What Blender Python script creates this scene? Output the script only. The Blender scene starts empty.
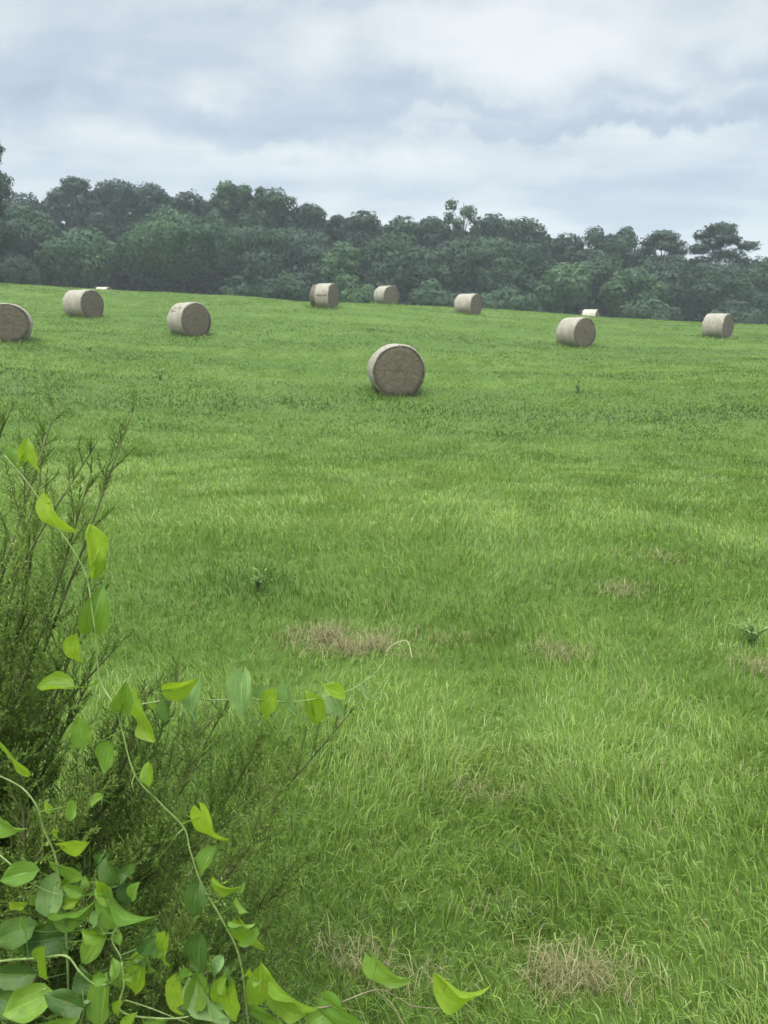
import bpy, math, random
import numpy as np
from mathutils import Vector, Matrix

rng = np.random.default_rng(7)
random.seed(7)
scene = bpy.context.scene
COL = scene.collection
PI = math.pi

# ------------------------------------------------------------------ camera
FPX = 800.0
CAM = Vector((0, 0, 1.75))
PITCH = math.atan(180 / FPX)
cP, sP = math.cos(PITCH), math.sin(PITCH)
RIGHT = Vector((1, 0, 0)); UP = Vector((0, sP, cP)); FWD = Vector((0, cP, -sP))
cam = bpy.data.cameras.new("camera")
cam.sensor_fit = 'VERTICAL'; cam.sensor_height = 24.0; cam.lens = 24 * FPX / 1024
cam.clip_start = 0.05; cam.clip_end = 3000
cam.dof.use_dof = True; cam.dof.focus_distance = 2.2; cam.dof.aperture_fstop = 7.0
co = bpy.data.objects.new("camera", cam)
co.location = CAM; co.rotation_euler = (PI / 2 - PITCH, 0, 0)
COL.objects.link(co); scene.camera = co

def ray(px, py):
    return FWD + RIGHT * ((px - 384) / FPX) + UP * ((512 - py) / FPX)
def at(px, py, Y):
    """world point at ground distance Y seen in direction of photo position px, py"""
    d = ray(px, py)
    return CAM + d * (Y / d.y)

# ------------------------------------------------------------------ terrain
ctrl = []
for yy in (-60, -25, -8, 0, 4, 8):
    for xx in (-60, -20, -6, 0, 6, 20, 60):
        ctrl.append((xx * (1 if yy > -10 else 1.5), yy, 0.0 if abs(xx) < 50 else -.3))
pts = [(-40, 460, 14), (384, 462, 14), (800, 470, 14.2),
       (395, 392, 23), (130, 372, 24.5), (700, 384, 25),
       (12, 340, 29.3), (189, 334.5, 35), (83, 317.5, 40), (324, 306.5, 48), (386, 305, 58),
       (468, 314.5, 54), (575, 346.5, 38.7), (716, 338.5, 46), (250, 303, 56),
       (-60, 283, 62), (0, 284, 64), (110, 290, 66), (240, 296, 66), (330, 304, 66), (512, 310, 67),
       (590, 318, 67), (700, 323, 67), (768, 327, 67), (860, 331, 67),
       (590, 324.5, 76), (104.5, 301.8, 76),
       (-60, 290, 80), (240, 305, 80), (420, 317, 80), (700, 332, 80), (860, 338, 80),
       (-100, 297, 100), (180, 303, 100), (420, 318, 100), (700, 333, 100), (900, 340, 100)]
for px, py, Y in pts:
    p = at(px, py, Y); ctrl.append((p.x, p.y, p.z))
for yy in (140, 200):
    for xx in (-140, -70, 0, 70, 140):
        ctrl.append((xx, yy, 2.0 - xx * .02))
for xx, zz in ((-110, 4.0), (110, -1.5)):
    for yy in (20, 60, 100):
        ctrl.append((xx, yy, zz * yy / 100))
ctrl = np.array(ctrl)
def _tps(r2):
    return 0.5 * r2 * np.log(r2 + 1e-9)
_n = len(ctrl)
_d2 = ((ctrl[:, None, :2] - ctrl[None, :, :2]) ** 2).sum(-1)
_A = np.zeros((_n + 3, _n + 3)); _A[:_n, :_n] = _tps(_d2) + np.eye(_n) * 6.0
_A[:_n, _n] = 1; _A[:_n, _n + 1:] = ctrl[:, :2]; _A[_n, :_n] = 1; _A[_n + 1:, :_n] = ctrl[:, :2].T
_b = np.zeros(_n + 3); _b[:_n] = ctrl[:, 2]
_w = np.linalg.solve(_A, _b)
def vnoise(x, y, seed=0):
    """2-D value noise, 0..1"""
    x = np.asarray(x, float); y = np.asarray(y, float)
    xi = np.floor(x).astype(np.int64); yi = np.floor(y).astype(np.int64)
    xf = x - xi; yf = y - yi
    xf = xf * xf * (3 - 2 * xf); yf = yf * yf * (3 - 2 * yf)
    def h(a, b):
        v = (a * 374761393 + b * 668265263 + seed * 1442695041) & 0x7fffffff
        v = ((v ^ (v >> 13)) * 1274126177) & 0x7fffffff
        return ((v ^ (v >> 16)) & 0xffff) / 65535.0
    return (h(xi, yi) * (1 - xf) + h(xi + 1, yi) * xf) * (1 - yf) + (h(xi, yi + 1) * (1 - xf) + h(xi + 1, yi + 1) * xf) * yf
def terrain(x, y):
    x = np.atleast_1d(np.asarray(x, float)); y = np.atleast_1d(np.asarray(y, float))
    xc = np.clip(x, -150, 150); yc = np.clip(y, -60, 200)
    out = np.empty(len(x))
    for s in range(0, len(x), 20000):
        e = s + 20000
        r2 = (xc[s:e, None] - ctrl[None, :, 0]) ** 2 + (yc[s:e, None] - ctrl[None, :, 1]) ** 2
        out[s:e] = _tps(r2) @ _w[:_n] + _w[_n] + _w[_n + 1] * xc[s:e] + _w[_n + 2] * yc[s:e]
    near = np.clip((y - 2) / 6, 0, 1)
    out += (vnoise(x * .35, y * .35, 3) - .5) * .09 + near * (vnoise(x * .12, y * .16, 5) - .5) * .22
    return out
def tz(x, y):
    return float(terrain([x], [y])[0])
def ground_at(px, py):
    d = ray(px, py); t = 1.0
    prev = 0.5
    while t < 400:
        p = CAM + d * t
        if p.z < tz(p.x, p.y):
            lo, hi = prev, t
            for _ in range(20):
                m = (lo + hi) / 2; p = CAM + d * m
                if p.z < tz(p.x, p.y): hi = m
                else: lo = m
            return CAM + d * hi
        prev = t; t *= 1.03
    return CAM + d * t

# ------------------------------------------------------------------ node helpers
class NT:
    def __init__(s, name):
        s.mat = bpy.data.materials.new(name); s.mat.use_nodes = True
        s.t = s.mat.node_tree; s.t.nodes.clear()
        s.out = s.t.nodes.new('ShaderNodeOutputMaterial')
    def n(s, typ, **kw):
        nd = s.t.nodes.new('ShaderNode' + typ)
        for k, v in kw.items():
            if k.startswith('i_'):
                nd.inputs[k[2:].replace('_', ' ')].default_value = v
            else:
                setattr(nd, k, v)
        return nd
    def l(s, a, b): s.t.links.new(a, b)
    def ramp(s, fac, stops):
        r = s.n('ValToRGB')
        el = r.color_ramp.elements
        while len(el) < len(stops): el.new(0.5)
        for e, (p, c) in zip(el, stops):
            e.position = p; e.color = (*c, 1) if len(c) == 3 else c
        s.l(fac, r.inputs['Fac']); return r.outputs['Color']
    def mix(s, fac, a, b, blend='MIX'):
        m = s.n('Mix', data_type='RGBA', blend_type=blend)
        for sock, v in ((m.inputs[0], fac), (m.inputs[6], a), (m.inputs[7], b)):
            if isinstance(v, (int, float)): sock.default_value = v
            elif isinstance(v, tuple): sock.default_value = (*v, 1)
            else: s.l(v, sock)
        return m.outputs[2]
    def math(s, op, a, b=0.0, c=0.0):
        m = s.n('Math', operation=op)
        for sock, v in zip(m.inputs, (a, b, c)):
            if isinstance(v, (int, float)): sock.default_value = v
            else: s.l(v, sock)
        return m.outputs[0]
    def attr(s, name):
        return s.n('Attribute', attribute_name=name).outputs['Fac']
    def leaf(s, color, trans=.35, rough=.5, spec=.35, tcol=None):
        p = s.n('BsdfPrincipled', i_Roughness=rough)
        p.inputs['Specular IOR Level'].default_value = spec
        s.l(color, p.inputs['Base Color'])
        tr = s.n('BsdfTranslucent'); s.l(tcol or color, tr.inputs['Color'])
        mx = s.n('MixShader'); mx.inputs[0].default_value = trans
        s.l(p.outputs[0], mx.inputs[1]); s.l(tr.outputs[0], mx.inputs[2])
        s.l(mx.outputs[0], s.out.inputs['Surface'])
        return s.mat
    def std(s, color, rough=.8, spec=.2, bump=None, dist=.01):
        p = s.n('BsdfPrincipled', i_Roughness=rough)
        p.inputs['Specular IOR Level'].default_value = spec
        s.l(color, p.inputs['Base Color'])
        if bump is not None:
            b = s.n('Bump', i_Distance=dist, i_Strength=.8); s.l(bump, b.inputs['Height'])
            s.l(b.outputs[0], p.inputs['Normal'])
        s.l(p.outputs[0], s.out.inputs['Surface'])
        return s.mat

# ---- materials
def mat_ground():
    t = NT("meadow_soil"); g = t.n('NewGeometry').outputs['Position']
    n1 = t.n('TexNoise', i_Scale=.35, i_Detail=6.0); t.l(g, n1.inputs['Vector'])
    n2 = t.n('TexNoise', i_Scale=9.0, i_Detail=8.0, i_Roughness=.7); t.l(g, n2.inputs['Vector'])
    mp = t.n('Mapping'); mp.inputs['Scale'].default_value = (.06, .5, 1); t.l(g, mp.inputs['Vector'])
    n3 = t.n('TexNoise', i_Scale=1.0, i_Detail=5.0); t.l(mp.outputs[0], n3.inputs['Vector'])
    c1 = t.ramp(n2.outputs['Fac'], [(.3, (.035, .06, .012)), (.55, (.065, .11, .02)), (.75, (.11, .125, .04))])
    c2 = t.ramp(n3.outputs['Fac'], [(.35, (.05, .095, .014)), (.6, (.085, .14, .024)), (.7, (.11, .165, .035))])
    f = t.math('MULTIPLY', n1.outputs['Fac'], .9)
    return t.std(t.mix(f, c1, c2), .95, .1, n2.outputs['Fac'], .03)
def mat_grass():
    t = NT("grass_blades")
    c = t.ramp(t.attr('t'), [(0, (.06, .11, .014)), (.35, (.122, .207, .026)), (.65, (.188, .29, .042)),
                             (.88, (.25, .34, .065)), (1, (.30, .385, .115))])
    d = t.ramp(t.attr('t'), [(0, (.075, .068, .02)), (.5, (.19, .17, .062)), (1, (.38, .345, .16))])
    return t.leaf(t.mix(t.attr('dry'), c, d), .37, .45, .4)
def mat_crown(name, a, b, trans=.25):
    t = NT(name)
    g = t.n('NewGeometry'); o = t.n('ObjectInfo')
    n = t.n('TexNoise', i_Scale=.45, i_Detail=4.0); t.l(g.outputs['Position'], n.inputs['Vector'])
    f = t.math('ADD', t.math('MULTIPLY', g.outputs['Random Per Island'], .3), t.math('ADD', t.math('MULTIPLY', n.outputs['Fac'], .45), t.math('MULTIPLY', t.attr('lobe'), .4)))
    f = t.math('ADD', f, t.math('MULTIPLY', t.math('SUBTRACT', o.outputs['Random'], .5), .4))
    return t.leaf(t.ramp(f, [(.25, a), (.85, b)]), trans, .6, .2)
def mat_bark(name, a, b, sc=6.0):
    t = NT(name); tc = t.n('TexCoord')
    mp = t.n('Mapping'); mp.inputs['Scale'].default_value = (1, 1, .25); t.l(tc.outputs['Object'], mp.inputs['Vector'])
    n = t.n('TexNoise', i_Scale=sc, i_Detail=6.0); t.l(mp.outputs[0], n.inputs['Vector'])
    return t.std(t.ramp(n.outputs['Fac'], [(.35, a), (.65, b)]), .9, .1, n.outputs['Fac'], .02)
def mat_bale_end():
    t = NT("hay_bale_end"); tc = t.n('TexCoord')
    sx = t.n('SeparateXYZ'); t.l(tc.outputs['Object'], sx.inputs[0])
    nz = t.n('TexNoise', i_Scale=3.5, i_Detail=5.0, i_Roughness=.65); t.l(tc.outputs['Object'], nz.inputs['Vector'])
    r = t.math('SQRT', t.math('ADD', t.math('MULTIPLY', sx.outputs[1], sx.outputs[1]), t.math('MULTIPLY', sx.outputs[2], sx.outputs[2])))
    rr = t.math('ADD', t.math('MULTIPLY', r, 26.0), t.math('MULTIPLY', nz.outputs['Fac'], 22.0))
    s = t.math('ADD', t.math('MULTIPLY', t.math('SINE', rr), .06), .5)
    fine = t.n('TexNoise', i_Scale=24.0, i_Detail=5.0, i_Roughness=.75); t.l(tc.outputs['Object'], fine.inputs['Vector'])
    f = t.math('ADD', t.math('MULTIPLY', s, .45), t.math('MULTIPLY', fine.outputs['Fac'], .55))
    c = t.ramp(f, [(.32, (.05, .042, .026)), (.5, (.125, .107, .07)), (.68, (.25, .22, .155))])
    c = t.mix(t.math('MULTIPLY', nz.outputs['Fac'], .55), c, (.1, .08, .065))
    return t.std(c, .95, .1, f, .05)
def mat_wrap(name="net_wrapped_hay", lift=0.0):
    t = NT(name); tc = t.n('TexCoord')
    sx = t.n('SeparateXYZ'); t.l(tc.outputs['Object'], sx.inputs[0])
    mp = t.n('Mapping'); mp.inputs['Scale'].default_value = (22, 2.5, 2.5); t.l(tc.outputs['Object'], mp.inputs['Vector'])
    n = t.n('TexNoise', i_Scale=1.4, i_Detail=6.0, i_Roughness=.65); t.l(mp.outputs[0], n.inputs['Vector'])
    n2 = t.n('TexNoise', i_Scale=2.2, i_Detail=4.0); t.l(tc.outputs['Object'], n2.inputs['Vector'])
    fine = t.n('TexNoise', i_Scale=45.0, i_Detail=4.0); t.l(tc.outputs['Object'], fine.inputs['Vector'])
    net = t.math('MULTIPLY', t.math('SINE', t.math('MULTIPLY', sx.outputs[0], 150.0)), .06)
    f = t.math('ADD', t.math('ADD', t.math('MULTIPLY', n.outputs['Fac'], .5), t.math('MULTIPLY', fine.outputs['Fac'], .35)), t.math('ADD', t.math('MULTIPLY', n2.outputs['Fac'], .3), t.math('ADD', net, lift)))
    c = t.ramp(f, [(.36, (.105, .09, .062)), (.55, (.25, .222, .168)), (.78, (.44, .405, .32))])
    return t.std(c, .75, .25, f, .03)
def mat_vine_leaf(name, a, b, trans, tcol):
    t = NT(name); uv = t.n('UVMap', uv_map='UVMap'); s = t.n('SeparateXYZ'); t.l(uv.outputs[0], s.inputs[0])
    o = t.n('ObjectInfo'); tc = t.n('TexCoord')
    n = t.n('TexNoise', i_Scale=55.0, i_Detail=4.0); t.l(tc.outputs['Object'], n.inputs['Vector'])
    au = t.math('ABSOLUTE', s.outputs[0])
    mid = t.math('LESS_THAN', au, .03)
    v1 = t.math('LESS_THAN', t.math('ABSOLUTE', t.math('SUBTRACT', au, .36)), .02)
    v2 = t.math('LESS_THAN', t.math('ABSOLUTE', t.math('SUBTRACT', au, .68)), .016)
    vein = t.math('MAXIMUM', mid, t.math('MULTIPLY', t.math('MAXIMUM', v1, v2), .55))
    f = t.math('ADD', t.math('MULTIPLY', n.outputs['Fac'], .8), t.math('MULTIPLY', t.math('SUBTRACT', o.outputs['Random'], .5), .55))
    c = t.ramp(f, [(.2, a), (.7, b)])
    spot = t.n('TexNoise', i_Scale=140.0, i_Detail=2.0); t.l(tc.outputs['Object'], spot.inputs['Vector'])
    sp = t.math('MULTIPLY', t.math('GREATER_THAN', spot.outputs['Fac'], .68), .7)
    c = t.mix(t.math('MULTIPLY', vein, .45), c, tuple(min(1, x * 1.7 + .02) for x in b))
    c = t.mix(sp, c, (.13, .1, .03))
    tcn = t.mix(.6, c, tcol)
    return t.leaf(c, trans, .48, .25, tcn)
def mat_simple(name, a, b, sc=8.0, rough=.8, spec=.2):
    t = NT(name); tc = t.n('TexCoord')
    n = t.n('TexNoise', i_Scale=sc, i_Detail=5.0); t.l(tc.outputs['Object'], n.inputs['Vector'])
    return t.std(t.ramp(n.outputs['Fac'], [(.3, a), (.7, b)]), rough, spec)

M = dict(
    ground=mat_ground(), grass=mat_grass(),
    c_dark=mat_crown("dark_foliage", (.010, .024, .012), (.028, .052, .024), .15),
    c_mid=mat_crown("green_foliage", (.014, .034, .014), (.042, .08, .031), .2),
    c_light=mat_crown("pale_foliage", (.024, .056, .02), (.075, .135, .046), .25),
    c_wood=mat_crown("woodland_foliage", (.010, .021, .011), (.024, .044, .022), .15),
    bark=mat_bark("tree_bark", (.045, .035, .028), (.12, .1, .082)),
    cedarbark=mat_bark("cedar_bark", (.06, .07, .028), (.14, .145, .06), 30),
    bale_end=mat_bale_end(), wrap=mat_wrap(), wrap_lit=mat_wrap("lit_net_wrap", .12),  # paler wrap copy: light on the two far bale tops put into colour
    l_b=mat_vine_leaf("bright_vine_leaf", (.14, .24, .018), (.26, .38, .03), .5, (.38, .52, .015)),
    l_m=mat_vine_leaf("green_vine_leaf", (.095, .185, .022), (.185, .3, .045), .4, (.26, .42, .025)),
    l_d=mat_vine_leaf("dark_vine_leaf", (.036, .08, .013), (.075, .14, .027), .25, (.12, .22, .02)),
    l_p=mat_vine_leaf("pale_vine_leaf", (.14, .24, .07), (.25, .36, .13), .3, (.25, .4, .08)),
    stem_g=mat_simple("green_vine_stem", (.1, .16, .035), (.22, .28, .09), 60, .45, .4),
    stem_b=mat_simple("woody_vine_stem", (.07, .075, .03), (.2, .18, .09), 60, .6, .3),
    weed=mat_simple("weed_leaf", (.07, .125, .02), (.13, .20, .04), 20, .6, .3),
    post=mat_simple("weathered_post", (.02, .02, .02), (.06, .055, .05), 12),
    straw=mat_simple("dry_stalk", (.2, .19, .1), (.34, .31, .18), 30),
)
def mat_cedar():
    t = NT("cedar_foliage")
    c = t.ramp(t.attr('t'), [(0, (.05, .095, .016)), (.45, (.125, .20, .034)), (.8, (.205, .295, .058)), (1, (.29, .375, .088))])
    return t.leaf(c, .42, .55, .2)
M['cedar'] = mat_cedar()

# ------------------------------------------------------------------ object helpers
def tag(o, label=None, cat=None, group=None, kind=None):
    if label: o['label'] = label
    if cat: o['category'] = cat
    if group: o['group'] = group
    if kind: o['kind'] = kind
    return o
def link(name, me, mat=None, parent=None):
    o = bpy.data.objects.new(name, me); COL.objects.link(o)
    if mat is not None and not me.materials: me.materials.append(mat)
    if parent is not None: o.parent = parent
    return o
def empty(name, loc, rz=0.0):
    o = bpy.data.objects.new(name, None); o.location = loc; o.rotation_euler = (0, 0, rz)
    o.empty_display_size = .2; COL.objects.link(o); return o
def np_mesh(name, V, loops, totals, attrs=None, smooth=False):
    me = bpy.data.meshes.new(name)
    V = np.ascontiguousarray(V, np.float32).reshape(-1, 3)
    loops = np.ascontiguousarray(loops, np.int32).ravel(); totals = np.ascontiguousarray(totals, np.int32).ravel()
    me.vertices.add(len(V)); me.vertices.foreach_set('co', V.ravel())
    me.loops.add(len(loops)); me.loops.foreach_set('vertex_index', loops)
    me.polygons.add(len(totals))
    st = np.concatenate(([0], np.cumsum(totals)[:-1])).astype(np.int32)
    me.polygons.foreach_set('loop_start', st)
    if smooth: me.polygons.foreach_set('use_smooth', np.ones(len(totals), bool))
    for k, a in (attrs or {}).items():
        at_ = me.attributes.new(k, 'FLOAT', 'POINT'); at_.data.foreach_set('value', np.ascontiguousarray(a, np.float32))
    me.update(calc_edges=True); return me
class MB:
    """collects geometry of one mesh"""
    def __init__(s): s.v = []; s.f = []
    def tube(s, P, R, n=6, cap=True):
        P = [Vector(p) for p in P]; b = len(s.v)
        if not hasattr(R, '__len__'): R = [R] * len(P)
        u = None
        for i, p in enumerate(P):
            d = (P[min(i + 1, len(P) - 1)] - P[max(i - 1, 0)]).normalized()
            if u is None:
                u = d.orthogonal().normalized()
            else:
                u = (u - d * u.dot(d))
                u = u.normalized() if u.length > 1e-6 else d.orthogonal().normalized()
            w = d.cross(u)
            for k in range(n):
                a = 2 * PI * k / n
                s.v.append(p + (u * math.cos(a) + w * math.sin(a)) * R[i])
        for i in range(len(P) - 1):
            for k in range(n):
                a = b + i * n + k; c = b + i * n + (k + 1) % n
                s.f.append((a, c, c + n, a + n))
        if cap:
            s.f.append(tuple(b + k for k in range(n))[::-1]); e = b + (len(P) - 1) * n
            s.f.append(tuple(e + k for k in range(n)))
    def build(s, name, mat, parent=None, smooth=True, origin=None):
        me = bpy.data.meshes.new(name)
        o = Vector(origin) if origin is not None else Vector((0, 0, 0))
        me.from_pydata([tuple(Vector(v) - o) for v in s.v], [], s.f)
        if smooth: me.polygons.foreach_set('use_smooth', [True] * len(me.polygons))
        return link(name, me, mat, parent)
def spline(P, n=8):
    """Catmull-Rom through the points"""
    P = [Vector(p) for p in P]
    if len(P) == 2: return [P[0].lerp(P[1], i / n) for i in range(n + 1)]
    Q = [P[0] * 2 - P[1]] + P + [P[-1] * 2 - P[-2]]
    out = []
    for i in range(1, len(Q) - 2):
        for k in range(n):
            t = k / n; a, b, c, d = Q[i - 1:i + 3]
            out.append(.5 * ((2 * b) + (c - a) * t + (2 * a - 5 * b + 4 * c - d) * t * t + (3 * b - a - 3 * c + d) * t ** 3))
    out.append(P[-1]); return out

# ------------------------------------------------------------------ ground sheet
def axis_lin(a, b, fine0, fine1, step, grow=1.35):
    v = list(np.arange(fine0, fine1 + 1e-6, step)); s = step
    x = fine0
    lo = []
    while x > a: s *= grow; x -= s; lo.append(max(x, a))
    s = step; x = fine1; hi = []
    while x < b: s *= grow; x += s; hi.append(min(x, b))
    return np.array(sorted(set(lo)) + v + sorted(set(hi)))
gx = axis_lin(-420, 420, -70, 70, .7); gy = axis_lin(-120, 640, -4, 112, .6)
GX, GY = np.meshgrid(gx, gy)
GZ = terrain(GX.ravel(), GY.ravel())
V = np.stack([GX.ravel(), GY.ravel(), GZ], 1)
nx, ny = len(gx), len(gy)
ii = (np.arange(ny - 1)[:, None] * nx + np.arange(nx - 1)[None, :]).ravel()
L = np.stack([ii, ii + 1, ii + 1 + nx, ii + nx], 1)
g = link('ground', np_mesh('ground', V, L, np.full(len(L), 4), smooth=True), M['ground']); tag(g, kind='structure')

# ------------------------------------------------------------------ grass
# dead thatch: (px, py, x radius, y radius, strength)
THATCH = [(335, 645, .24, .2, .9), (362, 650, .17, .13, .9), (300, 640, .12, .08, .4), (395, 662, .16, .08, .4), (322, 640, .1, .1, .6), (570, 985, .17, .08, 1.0), (600, 990, .1, .06, .9), (535, 975, .1, .03, .7), (350, 965, .09, .05, .8), (385, 985, .08, .05, .5),
          (545, 655, .12, .08, .5), (568, 660, .11, .08, .55), (622, 594, .2, .12, .35), (480, 795, .14, .07, .45), (500, 805, .12, .05, .45), (768, 672, .14, .13, .55),
          (430, 642, .3, .16, .3), (490, 920, .2, .03, .4), (630, 700, .1, .1, .25), (660, 560, .3, .2, .15), (440, 985, .12, .04, .3)]
TH = [(ground_at(a, b), c, d, e) for a, b, c, d, e in THATCH]
# yellower vigorous patches and darker lush patches
def patch_field(x, y, lst):
    f = np.zeros(len(x))
    for p, rx, ry, s in lst:
        q = ((x - p.x) / rx) ** 2 + ((y - p.y) / ry) ** 2
        q = q * (0.6 + .9 * vnoise(x * 14, y * 14, 21))
        f = np.maximum(f, s * np.exp(-q ** 1.5) * np.clip((vnoise(x * 11, y * 11, 22) * .6 + vnoise(x * 27, y * 27, 23) * .4) * 3.2 - .75, 0, 1.1))
    return f
YEL = [(ground_at(a, b), c, d, e) for a, b, c, d, e in [(610, 850, .6, .35, .6), (420, 900, .4, .25, .4), (700, 920, .4, .3, .3), (560, 740, .8, .5, .3)]]
LUSH = [(ground_at(a, b), c, d, e) for a, b, c, d, e in [(262, 585, .45, .5, .9), (620, 560, 1.5, .8, .4), (440, 640, .8, .35, .6), (450, 545, 3, 1.0, .3), (715, 790, .5, .4, .4), (740, 640, .3, .3, .5), (520, 812, .5, .12, .5), (480, 925, .5, .06, .6)]]
def sample_pts(n, d0, d1, power):
    """n points in the field wedge; density falls as d^-power"""
    d = np.linspace(d0, d1, 4000); w = d ** -power * (1.12 * d + 3.0)   # wedge a little wider than the view
    c = np.cumsum(w); c /= c[-1]
    y = np.interp(rng.random(n), c, d)
    x = (rng.random(n) - .5) * (1.12 * y + 3.0)
    wide = rng.random(n) < .24          # thinner cover carries on to both sides
    x = np.where(wide, x + np.sign(x) * (.3 + rng.random(n)) * (.35 * y + 2), x)
    return x, y
def blades(x, y, h, w, lean, az, side, rest=None):
    n = len(x); z = terrain(x, y)
    root = np.stack([x, y, z - .01], 1)
    sd = np.stack([np.cos(side), np.sin(side), np.zeros(n)], 1) * (w * .5)[:, None]
    ld = np.stack([np.cos(az), np.sin(az), np.zeros(n)], 1)
    hm = .55 * h; lm = lean * h * .35; lt = lean * h
    mid = root + ld * lm[:, None]; mid[:, 2] += hm * np.sqrt(np.clip(1 - (lean * .35) ** 2, .05, 1))
    tip = root + ld * lt[:, None]; tip[:, 2] += h * np.sqrt(np.clip(1 - np.minimum(lean, .985) ** 2, .02, 1)) * .97
    V = np.stack([root - sd, root + sd, mid - sd * .85, mid + sd * .85, tip], 1).reshape(-1, 3)
    b = (np.arange(n) * 5)[:, None]
    L = np.concatenate([b + [0, 1, 3, 2], b + [2, 3, 4]], 1)
    T = np.tile([4, 3], n)
    return V, L, T
NB = 860000
x1, y1 = sample_pts(int(NB * .2), .75, 3.2, .2)
x2, y2 = sample_pts(int(NB * .8), 3.2, 79, 1.5)
x = np.concatenate([x1, x2]); y = np.concatenate([y1, y2])
# clump the blades a little
cl = vnoise(x * 9, y * 9, 11)
keep = rng.random(len(x)) < (.55 + .6 * cl)
x, y = x[keep], y[keep]; n = len(x)
# a bare mat where the thatch shows
th = patch_field(x, y, TH)
keep = rng.random(n) > th * .52
x, y, th = x[keep], y[keep], th[keep]; n = len(x)
tuft = np.clip((vnoise(x * 3.1 + 9, y * 3.1, 36) - .62) * 4, 0, 1)
yel = patch_field(x, y, YEL); lush = patch_field(x, y, LUSH)
big = vnoise(x * .5, y * .8, 31) * .5 + vnoise(x * 1.7, y * 2.1, 32) * .5
dist = np.hypot(x, y)
px_w = dist / FPX
h = (.06 + .075 * big + .04 * vnoise(x * 5, y * 5, 33)) * (.55 + .7 * rng.random(n)) * (1 - .45 * th) * (1 + .5 * lush) * (1 + .45 * tuft)
h *= np.interp(dist, [1.5, 4, 14, 40], [.66, .72, .72, .48])
w = np.maximum(.0026 + .0024 * rng.random(n), px_w * (.5 + .5 * rng.random(n)))
lean = np.clip(.22 + .75 * rng.random(n) ** 1.3 + .2 * th, .05, .97)
az = vnoise(x * .9, y * .9, 41) * 2 * PI * 1.3 + rng.normal(0, 1.15, n)
side = az + PI / 2 + rng.normal(0, .8, n)
streak = vnoise(x * .05 + 3, y * .55, 51) * .45 + vnoise(x * .13, y * 1.3 + 7, 52) * .35 + vnoise(x * .6, y * .6, 53) * .2
tt = np.interp(dist, [3, 14, 40], [.57, .48, .47]) + (rng.random(n) - .5) * np.interp(dist, [3, 12, 35], [.75, .5, .28]) + (streak - .5) * .75 + (vnoise(x * 1.6, y * 1.6, 55) - .5) * .35 + .35 * yel - .28 * lush
# darker regrowth strips left by the last mowing pass
for pyc, amp, wid in ((411, .46, 1.5), (432, .2, .8), (389, .2, .9), (369, .16, 1.1), (350, .14, 1.5), (332, .12, 2.0), (318, .1, 2.0), (470, .1, .7)):
    yc = ground_at(400, pyc).y
    tt -= amp * np.exp(-((y - yc + .02 * x + 1.2 * (vnoise(x * .15, y * 0, 61) - .5)) / wid) ** 2)
dry = (rng.random(n) < (.012 + .3 * th + .06 * (vnoise(x * .8, y * .8, 71) > .62))).astype(float) * (.5 + .5 * rng.random(n))
bx_, by_ = [], []
for px, Y, py in ((396, 23, 394), (10.5, 29.3, 341), (189, 35, 337), (83, 40, 320), (324.5, 48, 309), (386.5, 58, 307.5), (468, 54, 317), (575, 38.7, 350), (716.5, 46, 341)):
    p = at(px, py, Y); k = 420; q = rng.uniform(.5, 1.15, k); aa = rng.random(k) * 2 * PI
    bx_.append(p.x + q * np.cos(aa)); by_.append(p.y + q * np.sin(aa))
bx_ = np.concatenate(bx_); by_ = np.concatenate(by_); k = len(bx_)
x = np.concatenate([x, bx_]); y = np.concatenate([y, by_]); bd = np.hypot(bx_, by_)
h = np.concatenate([h, .1 + .13 * rng.random(k)]); w = np.concatenate([w, bd / FPX * (.35 + .4 * rng.random(k))])
lean = np.concatenate([lean, .2 + .6 * rng.random(k)]); az = np.concatenate([az, rng.random(k) * 2 * PI]); side = np.concatenate([side, rng.random(k) * PI])
tt = np.concatenate([tt, .25 + .4 * rng.random(k)]); dry = np.concatenate([dry, (rng.random(k) < .18) * .8])
V1, L1, T1 = blades(x, y, h, w, lean, az, side)
# flat dead straw lying on the patches and thinly everywhere near
sx_, sy_ = [], []
for (p, rx, ry, s) in TH:
    k = int(34000 * rx * ry * s) + 25
    sx_.append(p.x + rng.normal(0, rx * .62, k)); sy_.append(p.y + rng.normal(0, ry * .62, k))
a, b = sample_pts(7000, .8, 12, .6); sx_.append(a); sy_.append(b)
sx_ = np.concatenate(sx_); sy_ = np.concatenate(sy_)
kk = rng.random(len(sx_)) < np.clip((vnoise(sx_ * 9, sy_ * 9, 22) * .6 + vnoise(sx_ * 23, sy_ * 23, 24) * .4) * 3.4 - 1.0, .06, 1)
sx_, sy_ = sx_[kk], sy_[kk]; m = len(sx_)
dd = np.hypot(sx_, sy_)
h2 = .03 + .09 * rng.random(m) ** 1.4; w2 = np.maximum(.0011 + .0014 * rng.random(m), dd / FPX * .5)
ln2 = .9 + .085 * rng.random(m); az2 = rng.random(m) * 2 * PI
V2, L2, T2 = blades(sx_, sy_, h2, w2, ln2, az2, az2 + PI / 2)
V2[:, 2] += np.repeat(rng.random(m) * .05, 5)
tA = np.clip(np.concatenate([tt, .2 + .8 * rng.random(m)]), 0, 1); dA = np.concatenate([dry, np.ones(m)])
gm = np_mesh('grass', np.concatenate([V1, V2]), np.concatenate([L1.ravel(), (L2 + len(V1)).ravel()]), np.concatenate([T1, T2]),
             dict(t=np.repeat(tA, 5), dry=np.repeat(dA, 5)))
go = link('grass', gm, M['grass'])
tag(go, 'short green pasture grass with straw patches covering the whole field', 'grass', kind='stuff')

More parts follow.
